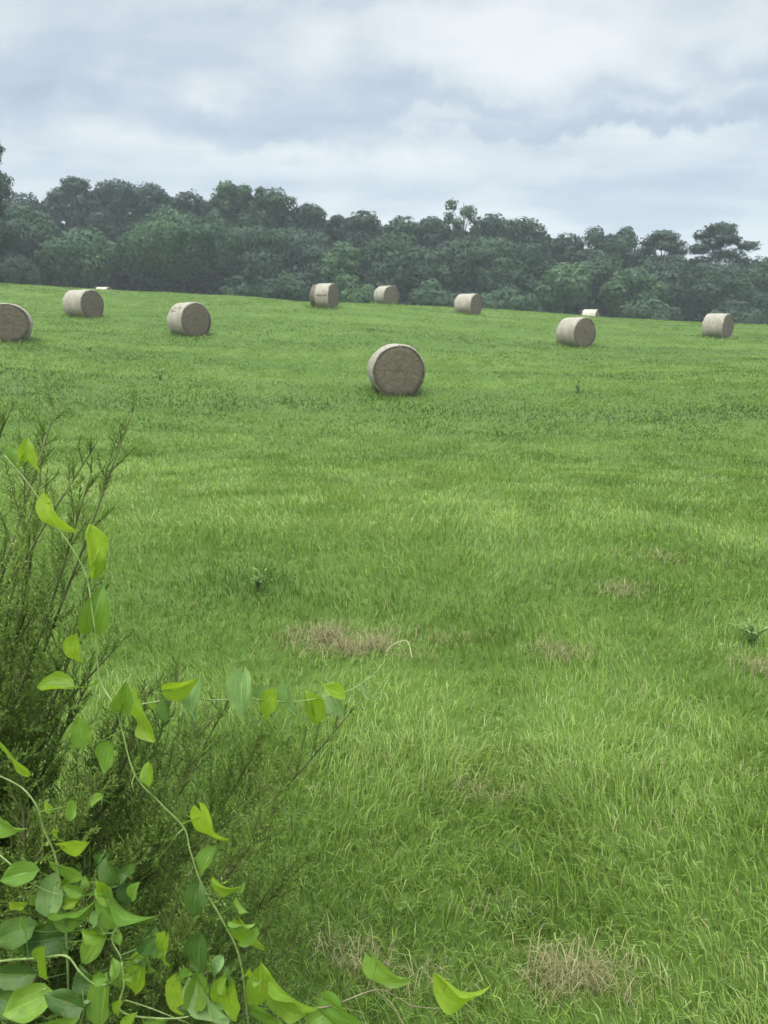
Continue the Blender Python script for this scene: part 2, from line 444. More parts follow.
# ------------------------------------------------------------------ hay bales
def bale_roll(seed, R=.74, W=1.2):
    """hay roll, axis along local X, resting on z=0"""
    r = np.random.default_rng(seed); n = 72
    prof = [(-W / 2 + .01, 0), (-W / 2 - .005, .1), (-W / 2 - .012, .2), (-W / 2 - .002, .28), (-W / 2 - .012, .37), (-W / 2, .45), (-W / 2 - .008, .54), (-W / 2 + .005, .62), (-W / 2 + .03, .70), (-W / 2 + .09, .722),
            (-W / 4, .726), (0, .728), (W / 4, .726), (W / 2 - .09, .722), (W / 2 - .03, .70), (W / 2 - .005, .62), (W / 2 + .008, .54), (W / 2, .45), (W / 2 + .012, .37), (W / 2 + .002, .28), (W / 2 + .012, .2), (W / 2 + .005, .1), (W / 2 - .01, 0)]
    V, F = [], []
    ph = r.random(6) * 6.28
    for (xx, rr) in prof:
        for k in range(n):
            a = 2 * PI * k / n
            q = rr * (1 + .012 * math.sin(3 * a + ph[0]) + .009 * math.sin(5 * a + ph[1] + xx) + r.normal(0, .006))
            yv, zv = q * math.cos(a), q * math.sin(a)
            if zv < -.62: zv = -.62 - (abs(zv) - .62) * .45
            V.append((xx + (0 if rr == 0 else r.normal(0, .0035)), yv, zv + .68))
    for i in range(len(prof) - 1):
        for k in range(n):
            F.append((i * n + k, i * n + (k + 1) % n, (i + 1) * n + (k + 1) % n, (i + 1) * n + k))
    # loose stalks standing out of both ends and round the rim
    for _ in range(2600):
        sgn = 1 if r.random() < .7 else -1
        a = r.random() * 6.283; q = .72 * math.sqrt(r.random())
        b = Vector((sgn * (W / 2 - .02), q * math.cos(a), max(-.6, q * math.sin(a)) + .68))
        d = Vector((sgn * (.25 + .6 * r.random()), r.normal(0, 1), r.normal(0, 1) - .3)).normalized() * (.04 + .09 * r.random())
        s = d.orthogonal().normalized() * .005
        i = len(V); V += [tuple(b - s), tuple(b + s), tuple(b + d)]; F.append((i, i + 1, i + 2))
    me = bpy.data.meshes.new('hay_roll'); me.from_pydata(V, [], F); me.materials.append(M['bale_end'])
    me.polygons.foreach_set('use_smooth', [True] * len(me.polygons))
    return me
def bale_wrap(seed, x0, x1, R=.75):
    r = np.random.default_rng(seed); n = 72; m = 9
    V, F = [], []
    ph = r.random(4) * 6.28
    for i in range(m):
        uu = (0, .03, .14, .32, .5, .68, .86, .97, 1)[i]; xx = x0 + (x1 - x0) * uu
        e = min(i, m - 1 - i); rr = R - (.035 if e == 0 else 0)
        for k in range(n):
            a = 2 * PI * k / n
            q = rr * (1 + .012 * math.sin(3 * a + ph[0]) + .007 * math.sin(6 * a + ph[1] + 3 * xx)) + r.normal(0, .003)
            zv = q * math.sin(a)
            if zv < -.63: zv = -.63 - (abs(zv) - .63) * .45
            V.append((xx + (r.normal(0, .012) if e == 0 else 0), q * math.cos(a), zv + .68))
    for i in range(m - 1):
        for k in range(n):
            F.append((i * n + k, i * n + (k + 1) % n, (i + 1) * n + (k + 1) % n, (i + 1) * n + k))
    me = bpy.data.meshes.new('net_wrap'); me.from_pydata(V, [], F); me.materials.append(M['wrap' if seed < 59 else 'wrap_lit'])
    me.polygons.foreach_set('use_smooth', [True] * len(me.polygons))
    return me
# px, Y, base py, turn (deg, + = end face swung to the viewer's right), scale, wrap span, label
BALES = [
 (396, 23.0, 394, 8, 1.0, (-.598, .598), 'nearest hay bale, its brown round end facing the viewer, alone in mid field'),
 (10.5, 29.3, 341, -5, 1.0, (-.598, .598), 'large hay bale cut off by the left edge of the photo, end face towards viewer'),
 (190, 35.0, 335, 31, 1.0, (-.598, .598), 'hay bale with shadowed end, directly below the biggest front tree, left of the nearest bale'),
 (84.5, 40.0, 318, 41, 1.0, (-.598, .598), 'hay bale on the upper left slope, directly below the pale top of a hidden bale'),
 (324.5, 48.0, 309, 62, 1.0, (-.28, .598), 'hay bale near the crest with a loose unwrapped dark band round its left end'),
 (386.5, 58.0, 307.5, 40, .97, (-.598, .598), 'smallest whole hay bale on the crest, in front of dark trees at centre'),
 (468, 54.0, 317, 57, 1.0, (-.598, .598), 'pale hay bale on the crest right of centre, netted side turned to the viewer'),
 (575, 38.7, 350, 45, 1.0, (-.598, .598), 'hay bale on the right slope with a brightly lit bale top and dark post behind it'),
 (716.5, 46.0, 341, 66, 1.0, (-.598, .598), 'rightmost hay bale, showing its pale netted side below the two open topped pines'),
 (590, 76.0, 324.5, 74, 1.0, (-.598, .598), 'brightly lit bale top mostly hidden by the crest beyond the bale on the right slope'),
 (104.5, 76.0, 301.8, 60, 1.0, (-.598, .598), 'thin brightly lit bale top showing over the crest at upper left'),
]
for i, (px, Y, py, turn, sc, span, lab) in enumerate(BALES):
    p = at(px, py, Y); z = tz(p.x, p.y)
    print('bale', i, 'wanted z %.2f terrain %.2f' % (p.z, z))
    view = Vector((p.x, p.y, 0)).normalized(); rt = Vector((view.y, -view.x, 0))
    a = math.radians(turn); nrm = -view * math.cos(a) + rt * math.sin(a)
    e = empty('hay_bale', (p.x, p.y, z - .07), math.atan2(nrm.y, nrm.x)); e.scale = (sc,) * 3
    tag(e, lab, 'hay bale', 'round hay bales lying in the field')
    e.scale = (sc * (1 + .06 * math.sin(i * 2.3)), sc * (1 + .02 * math.sin(i * 1.7)), sc * (.975 + .025 * math.cos(i * 2.9)))
    link('hay_roll', bale_roll(i + 1), None, e)
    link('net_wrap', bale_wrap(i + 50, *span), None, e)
p = at(580.5, 317, 75); zb = tz(p.x, p.y)
mb = MB(); mb.tube([(0, 0, -.2), (0.01, 0, .5), (.02, 0, 1.15), (.02, 0, 1.2)], [.1, .1, .095, .06], 10)
po = mb.build('fence_post', M['post']); po.location = (p.x, p.y, zb)
tag(po, 'short dark post sticking up beside the brightly lit bale top on the crest', 'post')

# ------------------------------------------------------------------ trees
def leaf_cards(C, N, S, r, squash=.6):
    """rhombic leaf clumps at C with normals N and sizes S"""
    n = len(C)
    t = np.cross(N, r.normal(size=(n, 3))); t /= np.linalg.norm(t, axis=1, keepdims=True) + 1e-9
    b = np.cross(N, t)
    S = S[:, None]; k = (.45 + .35 * r.random((n, 1)))
    bend = N * S * (.12 * r.normal(size=(n, 1)))
    V = np.stack([C - t * S * .5, C + b * S * k * .5 + bend, C + t * S * .55, C - b * S * k * .5 + bend], 1).reshape(-1, 3)
    L = (np.arange(n) * 4)[:, None] + np.arange(4)
    return V, L
def crown_points(lobes, per_area, r, shell=.22, up=0.25):
    Cs, Ns, Ts = [], [], []
    for c, rad in lobes:
        rad = np.array(rad); area = 4 * PI * ((rad[0] * rad[1]) ** 1.6 / 3 + 2 * (rad[0] * rad[2]) ** 1.6 / 3) ** (1 / 1.6)
        n = max(12, int(area * per_area))
        d = r.normal(size=(n, 3)); d[:, 2] += up; d /= np.linalg.norm(d, axis=1, keepdims=True)
        ph = r.random(3) * 6.28
        f = 1 + .16 * np.sin(d[:, 0] * 5 + ph[0]) * np.sin(d[:, 1] * 5 + ph[1]) + .12 * np.sin(d[:, 2] * 7 + ph[2])
        f *= 1 - np.abs(r.normal(0, shell, n))
        f += (r.random(n) < .06) * r.random(n) * .25
        Cs.append(np.array(c) + d * rad * f[:, None])
        nn = d / rad; nn /= np.linalg.norm(nn, axis=1, keepdims=True)
        nn = nn + r.normal(0, .24, (n, 3)); nn /= np.linalg.norm(nn, axis=1, keepdims=True)
        Ns.append(nn)
        Ts.append(np.full(n, r.random()))
    return np.concatenate(Cs), np.concatenate(Ns), np.concatenate(Ts)
def make_tree(i, name, px, top, hw, Y, kind, tone, label, group=None, base_lift=0.0):
    r = np.random.default_rng(1000 + i)
    P = at(px, top, Y); zb = tz(P.x, P.y) - .1
    H = max(2.0, P.z - zb); w = hw / FPX * math.hypot(P.x, P.y)
    root = empty(name, (P.x, P.y, zb)); tag(root, label, 'shrub' if kind == 'shrub' else 'tree', group)
    lobes = []; limbs = []; trunk_top = H * .8
    if kind == 'round':
        cz = H * .56; hz = H * .44
        nl = 22
        for k in range(nl):
            d = r.normal(size=3); d /= np.linalg.norm(d); q = r.random() ** .4 * .74
            if d[2] < -.6: d[2] *= .4
            c = np.array([d[0] * w * q, d[1] * w * q, cz + d[2] * hz * q])
            taper = 1 - .25 * max(0, (c[2] - cz) / hz)
            c[:2] *= taper
            s = w * (.3 + .22 * r.random())
            lobes.append((c, (s, s, s * (.75 + .25 * r.random())))); limbs.append(c)
        lobes.append((np.array([0, 0, H - w * .3]), (w * .5, w * .5, w * .3)))
        for k in range(5):
            a = k * 1.26 + r.random(); lobes.append((np.array([math.cos(a) * w * .45, math.sin(a) * w * .45, H - w * (.4 + .2 * r.random())]), (w * .34, w * .34, w * .3)))
    elif kind == 'pine':
        for k in range(17):
            u = (k + .5) / 17; a = k * 2.4 + r.random()
            rr = w * (.85 * math.sin(PI * (.18 + .72 * u)) ** .8) * (.45 + .5 * r.random())
            c = np.array([math.cos(a) * rr, math.sin(a) * rr, H * (.5 + .45 * u)])
            s = w * (.24 + .12 * r.random())
            lobes.append((c, (s, s, s * .52))); limbs.append(c)
        lobes.append((np.array([0, 0, H - w * .17]), (w * .42, w * .42, w * .17)))
        for k in range(7):
            a = r.random() * 6.28; c = np.array([math.cos(a) * w * .5, math.sin(a) * w * .5, H * (.2 + .35 * r.random())])
            lobes.append((c, (w * .38, w * .38, w * .34))); limbs.append(c)
        trunk_top = H * .95
    elif kind == 'feathery':
        for k in range(46):
            u = r.random(); a = r.random() * 6.28
            rr = w * (.9 - .35 * u) * r.random() ** .5
            c = np.array([math.cos(a) * rr, math.sin(a) * rr, H * (.22 + .72 * u)])
            s = w * (.2 + .16 * r.random())
            lobes.append((c, (s, s, s * 1.0))); limbs.append(c)
        for k in range(16):
            a = r.random() * 6.28; rr = w * .7 * r.random()
            c = np.array([math.cos(a) * rr, math.sin(a) * rr, H * (.84 + .09 * r.random())])
            lobes.append((c, (w * .15, w * .15, w * .16))); limbs.append(c)
        trunk_top = H * .9
    elif kind == 'snag':
        for k in range(13):
            u = .6 + .4 * k / 13; a = k * 2.4
            c = np.array([math.cos(a) * w * .6, math.sin(a) * w * .6, H * u])
            lobes.append((c, (w * .3, w * .3, w * .3))); limbs.append(c)
        trunk_top = H
    else:  # shrub
        for k in range(16):
            a = r.random() * 6.28; q = r.random() ** .5
            c = np.array([math.cos(a) * w * .7 * q, math.sin(a) * w * .7 * q, H * (.25 + .5 * r.random() * (1 - .5 * q))])
            s = min(w * .4, H * .34) * (.7 + .5 * r.random())
            lobes.append((c, (s, s, s * .9))); limbs.append(c)
        lobes.append((np.array([0, 0, H * .72]), (w * .4, w * .4, H * .28)))
        trunk_top = H * .5
    # trunk and limbs
    mb = MB(); tr = max(.06, H * .016)
    bend = r.normal(0, .25, 2)
    tp = [(0, 0, -.3)] + [(bend[0] * u * u + r.normal(0, .05), bend[1] * u * u + r.normal(0, .05), trunk_top * u) for u in (.15, .35, .55, .75, 1.0)]
    mb.tube(tp, [tr * 1.35, tr * 1.05, tr * .9, tr * .7, tr * .5, tr * .15], 8)
    for c in limbs[:16]:
        u = np.clip((c[2] / H) * .8, .12, .9); s0 = Vector((bend[0] * u * u, bend[1] * u * u, trunk_top * u))
        e = Vector(c); m = s0.lerp(e, .5) + Vector((0, 0, -.12 * (e - s0).length * .3))
        mb.tube([s0, m, e], [tr * .38, tr * .25, tr * .08], 5, False)
    mb.build('trunk', M['bark'], root)
    sc = Y / 95
    dens = {'round': 13, 'pine': 24, 'feathery': 22, 'snag': 14, 'shrub': 20}[kind] / (sc * sc)
    shell = {'round': .2, 'pine': .3, 'feathery': .3, 'snag': .4, 'shrub': .22}[kind]
    C, N, T = crown_points(lobes, dens, r, shell)
    ok = C[:, 2] > .15; C, N, T = C[ok], N[ok], T[ok]
    S = (.28 + .3 * r.random(len(C)) ** 1.5) * sc
    if kind == 'pine': S *= .85
    Vc, Lc = leaf_cards(C, N, S, r)
    link('crown', np_mesh('crown', Vc, Lc, np.full(len(Lc), 4), dict(lobe=np.repeat(T, 4))), M[tone], root)
    return root
BACK = 'trees forming the skyline behind the field'
FRONT = 'lower trees along the front of the treeline'
BUSH = 'bushes at the foot of the treeline'
TREES = [
 ('edge_tree', -38, 130, 46, 78, 'feathery', 'c_dark', 'tall tree at the left photo edge, only its branch tips reaching into the sky', None),
 ('broadleaf_tree', 22, 193, 30, 110, 'round', 'c_dark', 'low dark skyline tree in the dip right of the edge tree', BACK),
 ('pine_tree', 75, 177, 31, 112, 'pine', 'c_dark', 'dark flat topped tree with small sky gaps, first high top from the left', BACK),
 ('broadleaf_tree', 117, 179, 28, 110, 'round', 'c_dark', 'dark round skyline tree directly right of the dark flat topped tree with sky gaps', BACK),
 ('broadleaf_tree', 150, 183, 24, 111, 'round', 'c_dark', 'dark skyline tree sloping down right, above the left side of the biggest front tree', BACK),
 ('broadleaf_tree', 188, 191, 25, 109, 'round', 'c_dark', 'small dark rounded top directly behind the peak of the biggest front tree', BACK),
 ('broadleaf_tree', 236, 182, 32, 106, 'feathery', 'c_mid', 'pale spiky topped tree with a sky gap, highest point left of centre', BACK),
 ('broadleaf_tree', 272, 188, 30, 107, 'round', 'c_mid', 'broad skyline tree merging with the spiky topped tree on its right side', BACK),
 ('broadleaf_tree', 309, 203, 24, 108, 'round', 'c_dark', 'small rounded skyline top where the treeline steps down right of the spiky tree', BACK),
 ('broadleaf_tree', 336, 212, 20, 108, 'feathery', 'c_dark', 'low uneven skyline tree above the pale front tree behind the loose banded bale', BACK),
 ('broadleaf_tree', 363, 210, 25, 106, 'round', 'c_dark', 'dark rounded skyline tree right behind the smallest crest bale, left of a notch', BACK),
 ('broadleaf_tree', 403, 216, 24, 107, 'round', 'c_mid', 'flat topped skyline tree just right of the notch near the smallest crest bale', BACK),
 ('broadleaf_tree', 432, 216, 24, 108, 'round', 'c_dark', 'skyline tree left of the wispy bare topped tree', BACK),
 ('wispy_tree', 463, 203, 22, 110, 'snag', 'c_mid', 'wispy pale tree with a see through top rising above the pale crest bale', BACK),
 ('broadleaf_tree', 494, 214, 26, 108, 'round', 'c_dark', 'dark skyline tree just right of the wispy see through tree', BACK),
 ('broadleaf_tree', 524, 217, 29, 106, 'round', 'c_dark', 'large smooth domed dark tree, the last high dome before the skyline drops right', BACK),
 ('dead_tree', 548, 230, 6, 106, 'snag', 'c_dark', 'thin bare spire standing in the notch right of the smooth dark dome', BACK),
 ('broadleaf_tree', 568, 233, 23, 108, 'round', 'c_dark', 'small dark dome above the bale on the right slope', BACK),
 ('broadleaf_tree', 611, 233, 30, 107, 'feathery', 'c_mid', 'lighter tree with spiky sparse top between the small dome and the open pines', BACK),
 ('pine_tree', 664, 230, 33, 104, 'pine', 'c_dark', 'open crowned pine with sky gaps, left of the two pines', BACK),
 ('pine_tree', 721, 222, 34, 102, 'pine', 'c_dark', 'tallest umbrella topped pine at right with sky showing through its crown', BACK),
 ('broadleaf_tree', 765, 257, 24, 102, 'round', 'c_mid', 'low tree running out of frame right of the umbrella pine', BACK),
 ('broadleaf_tree', 22, 206, 34, 95, 'round', 'c_mid', 'bulky grey green tree at the left edge below the low dark skyline tree', FRONT),
 ('broadleaf_tree', 82, 232, 36, 89, 'round', 'c_light', 'light green spreading tree standing forward above the upper left bale', FRONT),
 ('broadleaf_tree', 180, 214, 56, 92, 'round', 'c_light', 'biggest front tree, a broad rounded crown above the bale with shadowed end', FRONT),
 ('broadleaf_tree', 256, 224, 40, 97, 'round', 'c_mid', 'rounded tree right of the biggest front tree, below the spiky topped one', FRONT),
 ('broadleaf_tree', 342, 242, 24, 92, 'round', 'c_light', 'small light green tree behind the loose banded bale', FRONT),
 ('broadleaf_tree', 302, 232, 34, 100, 'round', 'c_dark', 'dark tree in shade between the rounded tree and the small light green tree', FRONT),
 ('broadleaf_tree', 384, 235, 28, 100, 'round', 'c_mid', 'mid green tree directly behind the smallest crest bale', FRONT),
 ('broadleaf_tree', 418, 246, 30, 93, 'round', 'c_mid', 'front tree filling the space between the smallest crest bale and the pale crest bale', FRONT),
 ('broadleaf_tree', 455, 240, 32, 97, 'round', 'c_dark', 'dark front tree directly behind the pale crest bale', FRONT),
 ('broadleaf_tree', 490, 236, 36, 99, 'round', 'c_mid', 'mid green front tree just right of the pale crest bale', FRONT),
 ('broadleaf_tree', 532, 250, 34, 94, 'round', 'c_mid', 'front tree below the smooth dark dome', FRONT),
 ('broadleaf_tree', 566, 262, 32, 92, 'round', 'c_light', 'pale leaved front tree above the bale on the right slope', FRONT),
 ('broadleaf_tree', 604, 256, 32, 95, 'round', 'c_mid', 'front tree directly above the brightly lit bale top', FRONT),
 ('broadleaf_tree', 636, 266, 28, 91, 'round', 'c_light', 'light front tree between the brightly lit bale top and the pines', FRONT),
 ('broadleaf_tree', 668, 258, 38, 96, 'round', 'c_dark', 'dark dense tree in front of the left pine', FRONT),
 ('broadleaf_tree', 712, 262, 36, 95, 'round', 'c_dark', 'dark dense tree behind the rightmost bale', FRONT),
 ('broadleaf_tree', 752, 268, 28, 93, 'round', 'c_mid', 'front tree at the right edge of the photo, right of the rightmost bale', FRONT),
 ('bush', 20, 256, 32, 86, 'shrub', 'c_mid', 'dark bush at the left edge, above the cut off bale', BUSH),
 ('bush', 238, 274, 20, 85, 'shrub', 'c_mid', 'small bush at the lower right of the biggest front tree', BUSH),
 ('bush', 286, 274, 30, 85, 'shrub', 'c_mid', 'greyish bush left of the loose banded bale', BUSH),
 ('bush', 346, 273, 30, 84, 'shrub', 'c_light', 'rounded light bush directly behind and right of the loose banded bale', BUSH),
 ('bush', 430, 280, 30, 85, 'shrub', 'c_mid', 'bush on the crest between the smallest crest bale and the pale crest bale', BUSH),
 ('bush', 510, 285, 34, 85, 'shrub', 'c_mid', 'bush right of the pale crest bale', BUSH),
 ('bush', 650, 298, 34, 85, 'shrub', 'c_mid', 'low bush left of the rightmost bale', BUSH),
 ('bush', 735, 300, 32, 85, 'shrub', 'c_dark', 'low dark bush directly behind the rightmost bale', BUSH),
]
for i, (nm, px, top, hw, Y, kind, tone, lab, grp) in enumerate(TREES):
    make_tree(i, nm, px, top, hw, Y, kind, tone, lab, grp)

# the wood behind that reads as one mass
sky_x = [-400, -60, 0, 40, 75, 150, 190, 240, 290, 360, 430, 465, 525, 570, 610, 665, 720, 768, 850, 1200]
sky_y = [185, 180, 205, 205, 186, 190, 200, 192, 208, 220, 224, 226, 228, 246, 250, 256, 262, 268, 262, 255]
def mass(n, Y0, Y1, frac0, seed, size, tone_mat, name, label, cap=None):
    r = np.random.default_rng(seed)
    X = (r.random(n) - .5) * 230; Yv = Y0 + (Y1 - Y0) * r.random(n)
    zb = terrain(X, Yv)
    pxs = 384 + FPX * X / (Yv * cP)
    tops = np.interp(pxs, sky_x, sky_y) + 10 - 10 * vnoise(X * .25, Yv * .1, seed)
    v = (512 - tops) / FPX
    zt = CAM.z + Yv * (-sP + v * cP) / (cP + v * sP)
    Hh = np.maximum(2, zt - zb)
    if cap: Hh = np.minimum(Hh, cap * (.5 + .9 * vnoise(X * .35, Yv * .3, seed + 1)))
    u = frac0 + (1 - frac0) * r.random(n) ** .8
    C = np.stack([X, Yv, zb + Hh * u], 1)
    N = r.normal(size=(n, 3)) + np.array([0, -.6, .5]); N /= np.linalg.norm(N, axis=1, keepdims=True)
    Vc, Lc = leaf_cards(C, N, size * (.6 + .8 * r.random(n)), r)
    o = link(name, np_mesh(name, Vc, Lc, np.full(n, 4)), tone_mat)
    tag(o, label, 'woodland', kind='stuff')
mass(80000, 113, 124, 0.0, 301, 1.0, M['c_wood'], 'woodland', 'dark far wood behind the skyline trees, reading as one mass')
mass(60000, 92, 99, 0.0, 302, .65, M['c_wood'], 'undergrowth', 'dark tangled undergrowth along the foot of the treeline', cap=5.0)

# ------------------------------------------------------------------ cedar bush
TR = Vector((-.98, 1.5, 0)); TR.z = tz(TR.x, TR.y)
cedar = empty('cedar_bush', TR)
tag(cedar, 'feathery dark green cedar bush filling the lower left corner under the vines', 'bush')
mb = MB()
tpts = [TR + Vector((.02 * math.sin(k * 1.3), .02 * math.cos(k * 1.7), k * .24 - .1)) for k in range(10)]
mb.tube(tpts, [.034, .032, .029, .026, .022, .019, .015, .011, .007, .003], 9)
mb.build('trunk', M['cedarbark'], cedar, origin=TR)
TIPS = [  # px, py, Y, leafiness, start height
 (134, 408, 1.62, .4, .8), (58, 402, 1.75, .35, 1.1), (98, 440, 1.5, .5, .8), (92, 470, 1.42, .5, .8),
 (44, 430, 1.85, .4, 1.1), (12, 405, 1.5, .45, 1.1), (100, 578, 1.45, .65, .6), (130, 632, 1.62, .7, .6), (66, 560, 1.62, .6, .7),
 (40, 505, 1.5, .6, .8), (24, 560, 1.35, .7, .75), (34, 610, 1.7, .8, .65), (70, 640, 1.35, 1, .65), (10, 640, 1.3, 1, .65),
 (362, 700, 1.62, .45, .38), (300, 760, 1.72, .9, .35), (262, 742, 1.8, .9, .4), (236, 690, 1.9, .8, .45), (150, 690, 1.5, 1, .55),
 (182, 668, 1.7, .8, .55), (120, 720, 1.5, 1, .5), (200, 758, 1.42, 1, .45), (282, 800, 1.52, 1, .3), (298, 870, 1.6, 1, .25),
 (272, 925, 1.5, 1, .2), (250, 858, 1.42, 1, .28), (222, 902, 1.32, 1, .25), (318, 930, 1.66, .9, .2), (182, 820, 1.35, 1, .4),
 (140, 862, 1.3, 1, .35), (100, 780, 1.4, 1, .5), (60, 720, 1.42, 1, .55), (60, 820, 1.28, 1, .45), (20, 760, 1.32, 1, .5),
 (100, 900, 1.24, 1, .35), (150, 950, 1.24, 1, .25), (50, 960, 1.24, 1, .3), (200, 985, 1.28, 1, .2), (250, 995, 1.38, 1, .15),
 (20, 900, 1.25, 1, .4), (120, 1010, 1.2, 1, .25), (10, 1010, 1.2, 1, .3), (160, 780, 1.6, 1, .42), (220, 830, 1.6, 1, .35), (90, 680, 1.6, 1, .6),
 (140, 740, 1.7, 1, .5), (60, 770, 1.6, 1, .5), (180, 880, 1.5, 1, .3), (110, 840, 1.5, 1, .4), (40, 680, 1.5, 1, .6), (290, 985, 1.55, .9, .12),
 (-40, 480, 1.5, .5, 1.0), (-60, 600, 1.4, .9, .8), (-60, 760, 1.3, 1, .5), (-60, 900, 1.2, 1, .4), (330, 1010, 1.7, .7, .08), (210, 720, 1.62, .9, .48),
]
FV, FT = [], []    # foliage: verts in triples, tint
def tri(a, b, c, t): FV.extend((a, b, c)); FT.extend((t, t, t))
def rvec(s=1.0): return Vector((random.gauss(0, s), random.gauss(0, s), random.gauss(0, s)))
def twiglet(p, d, L, t):
    """one scaly branchlet: slim shaft with short overlapping scale leaves"""
    d = d.normalized(); q = p + d * L + Vector((0, 0, L * .12))
    s = d.cross(rvec()).normalized(); k = d.cross(s)
    w = .0014
    tri(p - s * w, p + s * w, q, t); tri(p - k * w, p + k * w, q, t)
    n = max(3, int(L / .0055))
    for i in range(n):
        u = (i + .3) / n; b = p.lerp(q, u)
        a = i * 2.1; o = (s * math.cos(a) + k * math.sin(a))
        l = .0095 * (1.1 - .5 * u)
        e = b + d * l * .85 + o * l * .55
        x = d.cross(o) * .0017
        tri(b - x, b + x, e, min(1, t + .12 * u))
def in_pose(u): return u
for (px, py, Y, leaf, hs) in TIPS:
    tip = at(px, py, Y); st = TR + Vector((0, 0, hs * .85))
    st.z = max(.06, min(st.z, tip.z - .05))
    ln = (tip - st).length
    c1 = st.lerp(tip, .38) + Vector((0, 0, -.1 * ln)) + rvec(.035)
    c2 = st.lerp(tip, .72) + Vector((0, 0, -.09 * ln)) + rvec(.03)
    P = spline([st, c1, c2, tip], 10)
    R = [.0062 * (1 - i / len(P)) ** .8 + .0009 for i in range(len(P))]
    if leaf < .6: R = [r_ * .8 for r_ in R]
    mbr = MB(); mbr.tube(P, R, 6)
    # side sprays on the outer two thirds
    tot = ln; step = .012 / max(.45, leaf)
    nst = int(tot * .82 / step); side = 1
    base_t = random.uniform(.18, .5)
    for j in range(nst):
        u = .2 + .8 * (j + random.random()) / nst
        f = u * (len(P) - 1); i0 = min(int(f), len(P) - 2); p = P[i0].lerp(P[i0 + 1], f - i0)
        d = (P[i0 + 1] - P[i0]).normalized()
        side = -side
        lat = d.cross(Vector((0, -.35, 1))).normalized() * side
        dirn = (d * .6 + lat * random.uniform(.2, .9) + Vector((0, 0, random.uniform(.2, .9))) + rvec(.28)).normalized()
        Ls = min(.15, .035 + .5 * (1 - u) * tot) * random.uniform(.55, 1.15) * (.75 if leaf < .6 else 1)
        e = p + dirn * Ls + Vector((0, 0, Ls * .18))
        mbr.tube([p, p.lerp(e, .5) + rvec(.003), e], [.0013, .001, .0005], 4, False)
        nt = int(Ls / .0072) + 2; sd = 1
        for k in range(nt):
            v = .12 + .88 * k / nt; sd = -sd
            b = p.lerp(e, v)
            l2 = dirn.cross(Vector((.2, -.5, 1))).normalized() * sd
            dt = (dirn * .9 + l2 * .7 + rvec(.3) + Vector((0, 0, .2)))
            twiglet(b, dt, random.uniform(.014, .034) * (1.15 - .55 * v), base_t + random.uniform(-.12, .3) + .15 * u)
    o = mbr.build('branch', M['cedarbark'], cedar, origin=TR)
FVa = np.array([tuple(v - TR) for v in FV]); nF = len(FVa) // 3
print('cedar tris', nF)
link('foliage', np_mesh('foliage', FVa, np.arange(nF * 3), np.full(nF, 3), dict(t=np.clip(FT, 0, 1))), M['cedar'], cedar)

# ------------------------------------------------------------------ vines
def leaf_geo(Lf, Wf, fold, curl, seed, wave=.075):
    """heart-shaped leaf, base at origin, tip along +Y, upper side +Z"""
    r = np.random.default_rng(seed); nu, nv = 10, 14
    V, UV, F = [], [], []
    edge = r.uniform(-.6, .9)
    ph = r.random(3) * 6.28
    for j in range(nv + 1):
        v = j / nv
        half = (math.sin(PI * min(1, v ** .62)) ** .72) * .5 if 0 < v < 1 else .0
        half = max(half, .004)
        if v > .72: half *= 1 - .25 * (v - .72) / .28
        for i in range(nu + 1):
            u = -1 + 2 * i / nu
            lobe = -.26 * max(0, 1 - v * 3.2) * (abs(u) ** 1.2) * 1.2     # heart lobes drop behind the stalk
            xx = u * half * Wf
            yy = (v + lobe) * Lf
            zz = abs(xx) * fold + curl * Lf * (v - .3) ** 2 * (-1) + wave * Lf * math.sin(6 * v + ph[0] + 1.5 * u) * abs(u)
            xx *= 1 - .12 * fold * abs(u)
            zz += edge * half * Wf * max(0, abs(u) - .55) ** 1.5 * (1.2 + math.sin(9 * v + ph[2]))
            V.append((xx, yy, zz)); UV.append((u, v))
    for j in range(nv):
        for i in range(nu):
            a = j * (nu + 1) + i; F.append((a, a + 1, a + nu + 2, a + nu + 1))
    return V, UV, F
leaf_seed = [0]
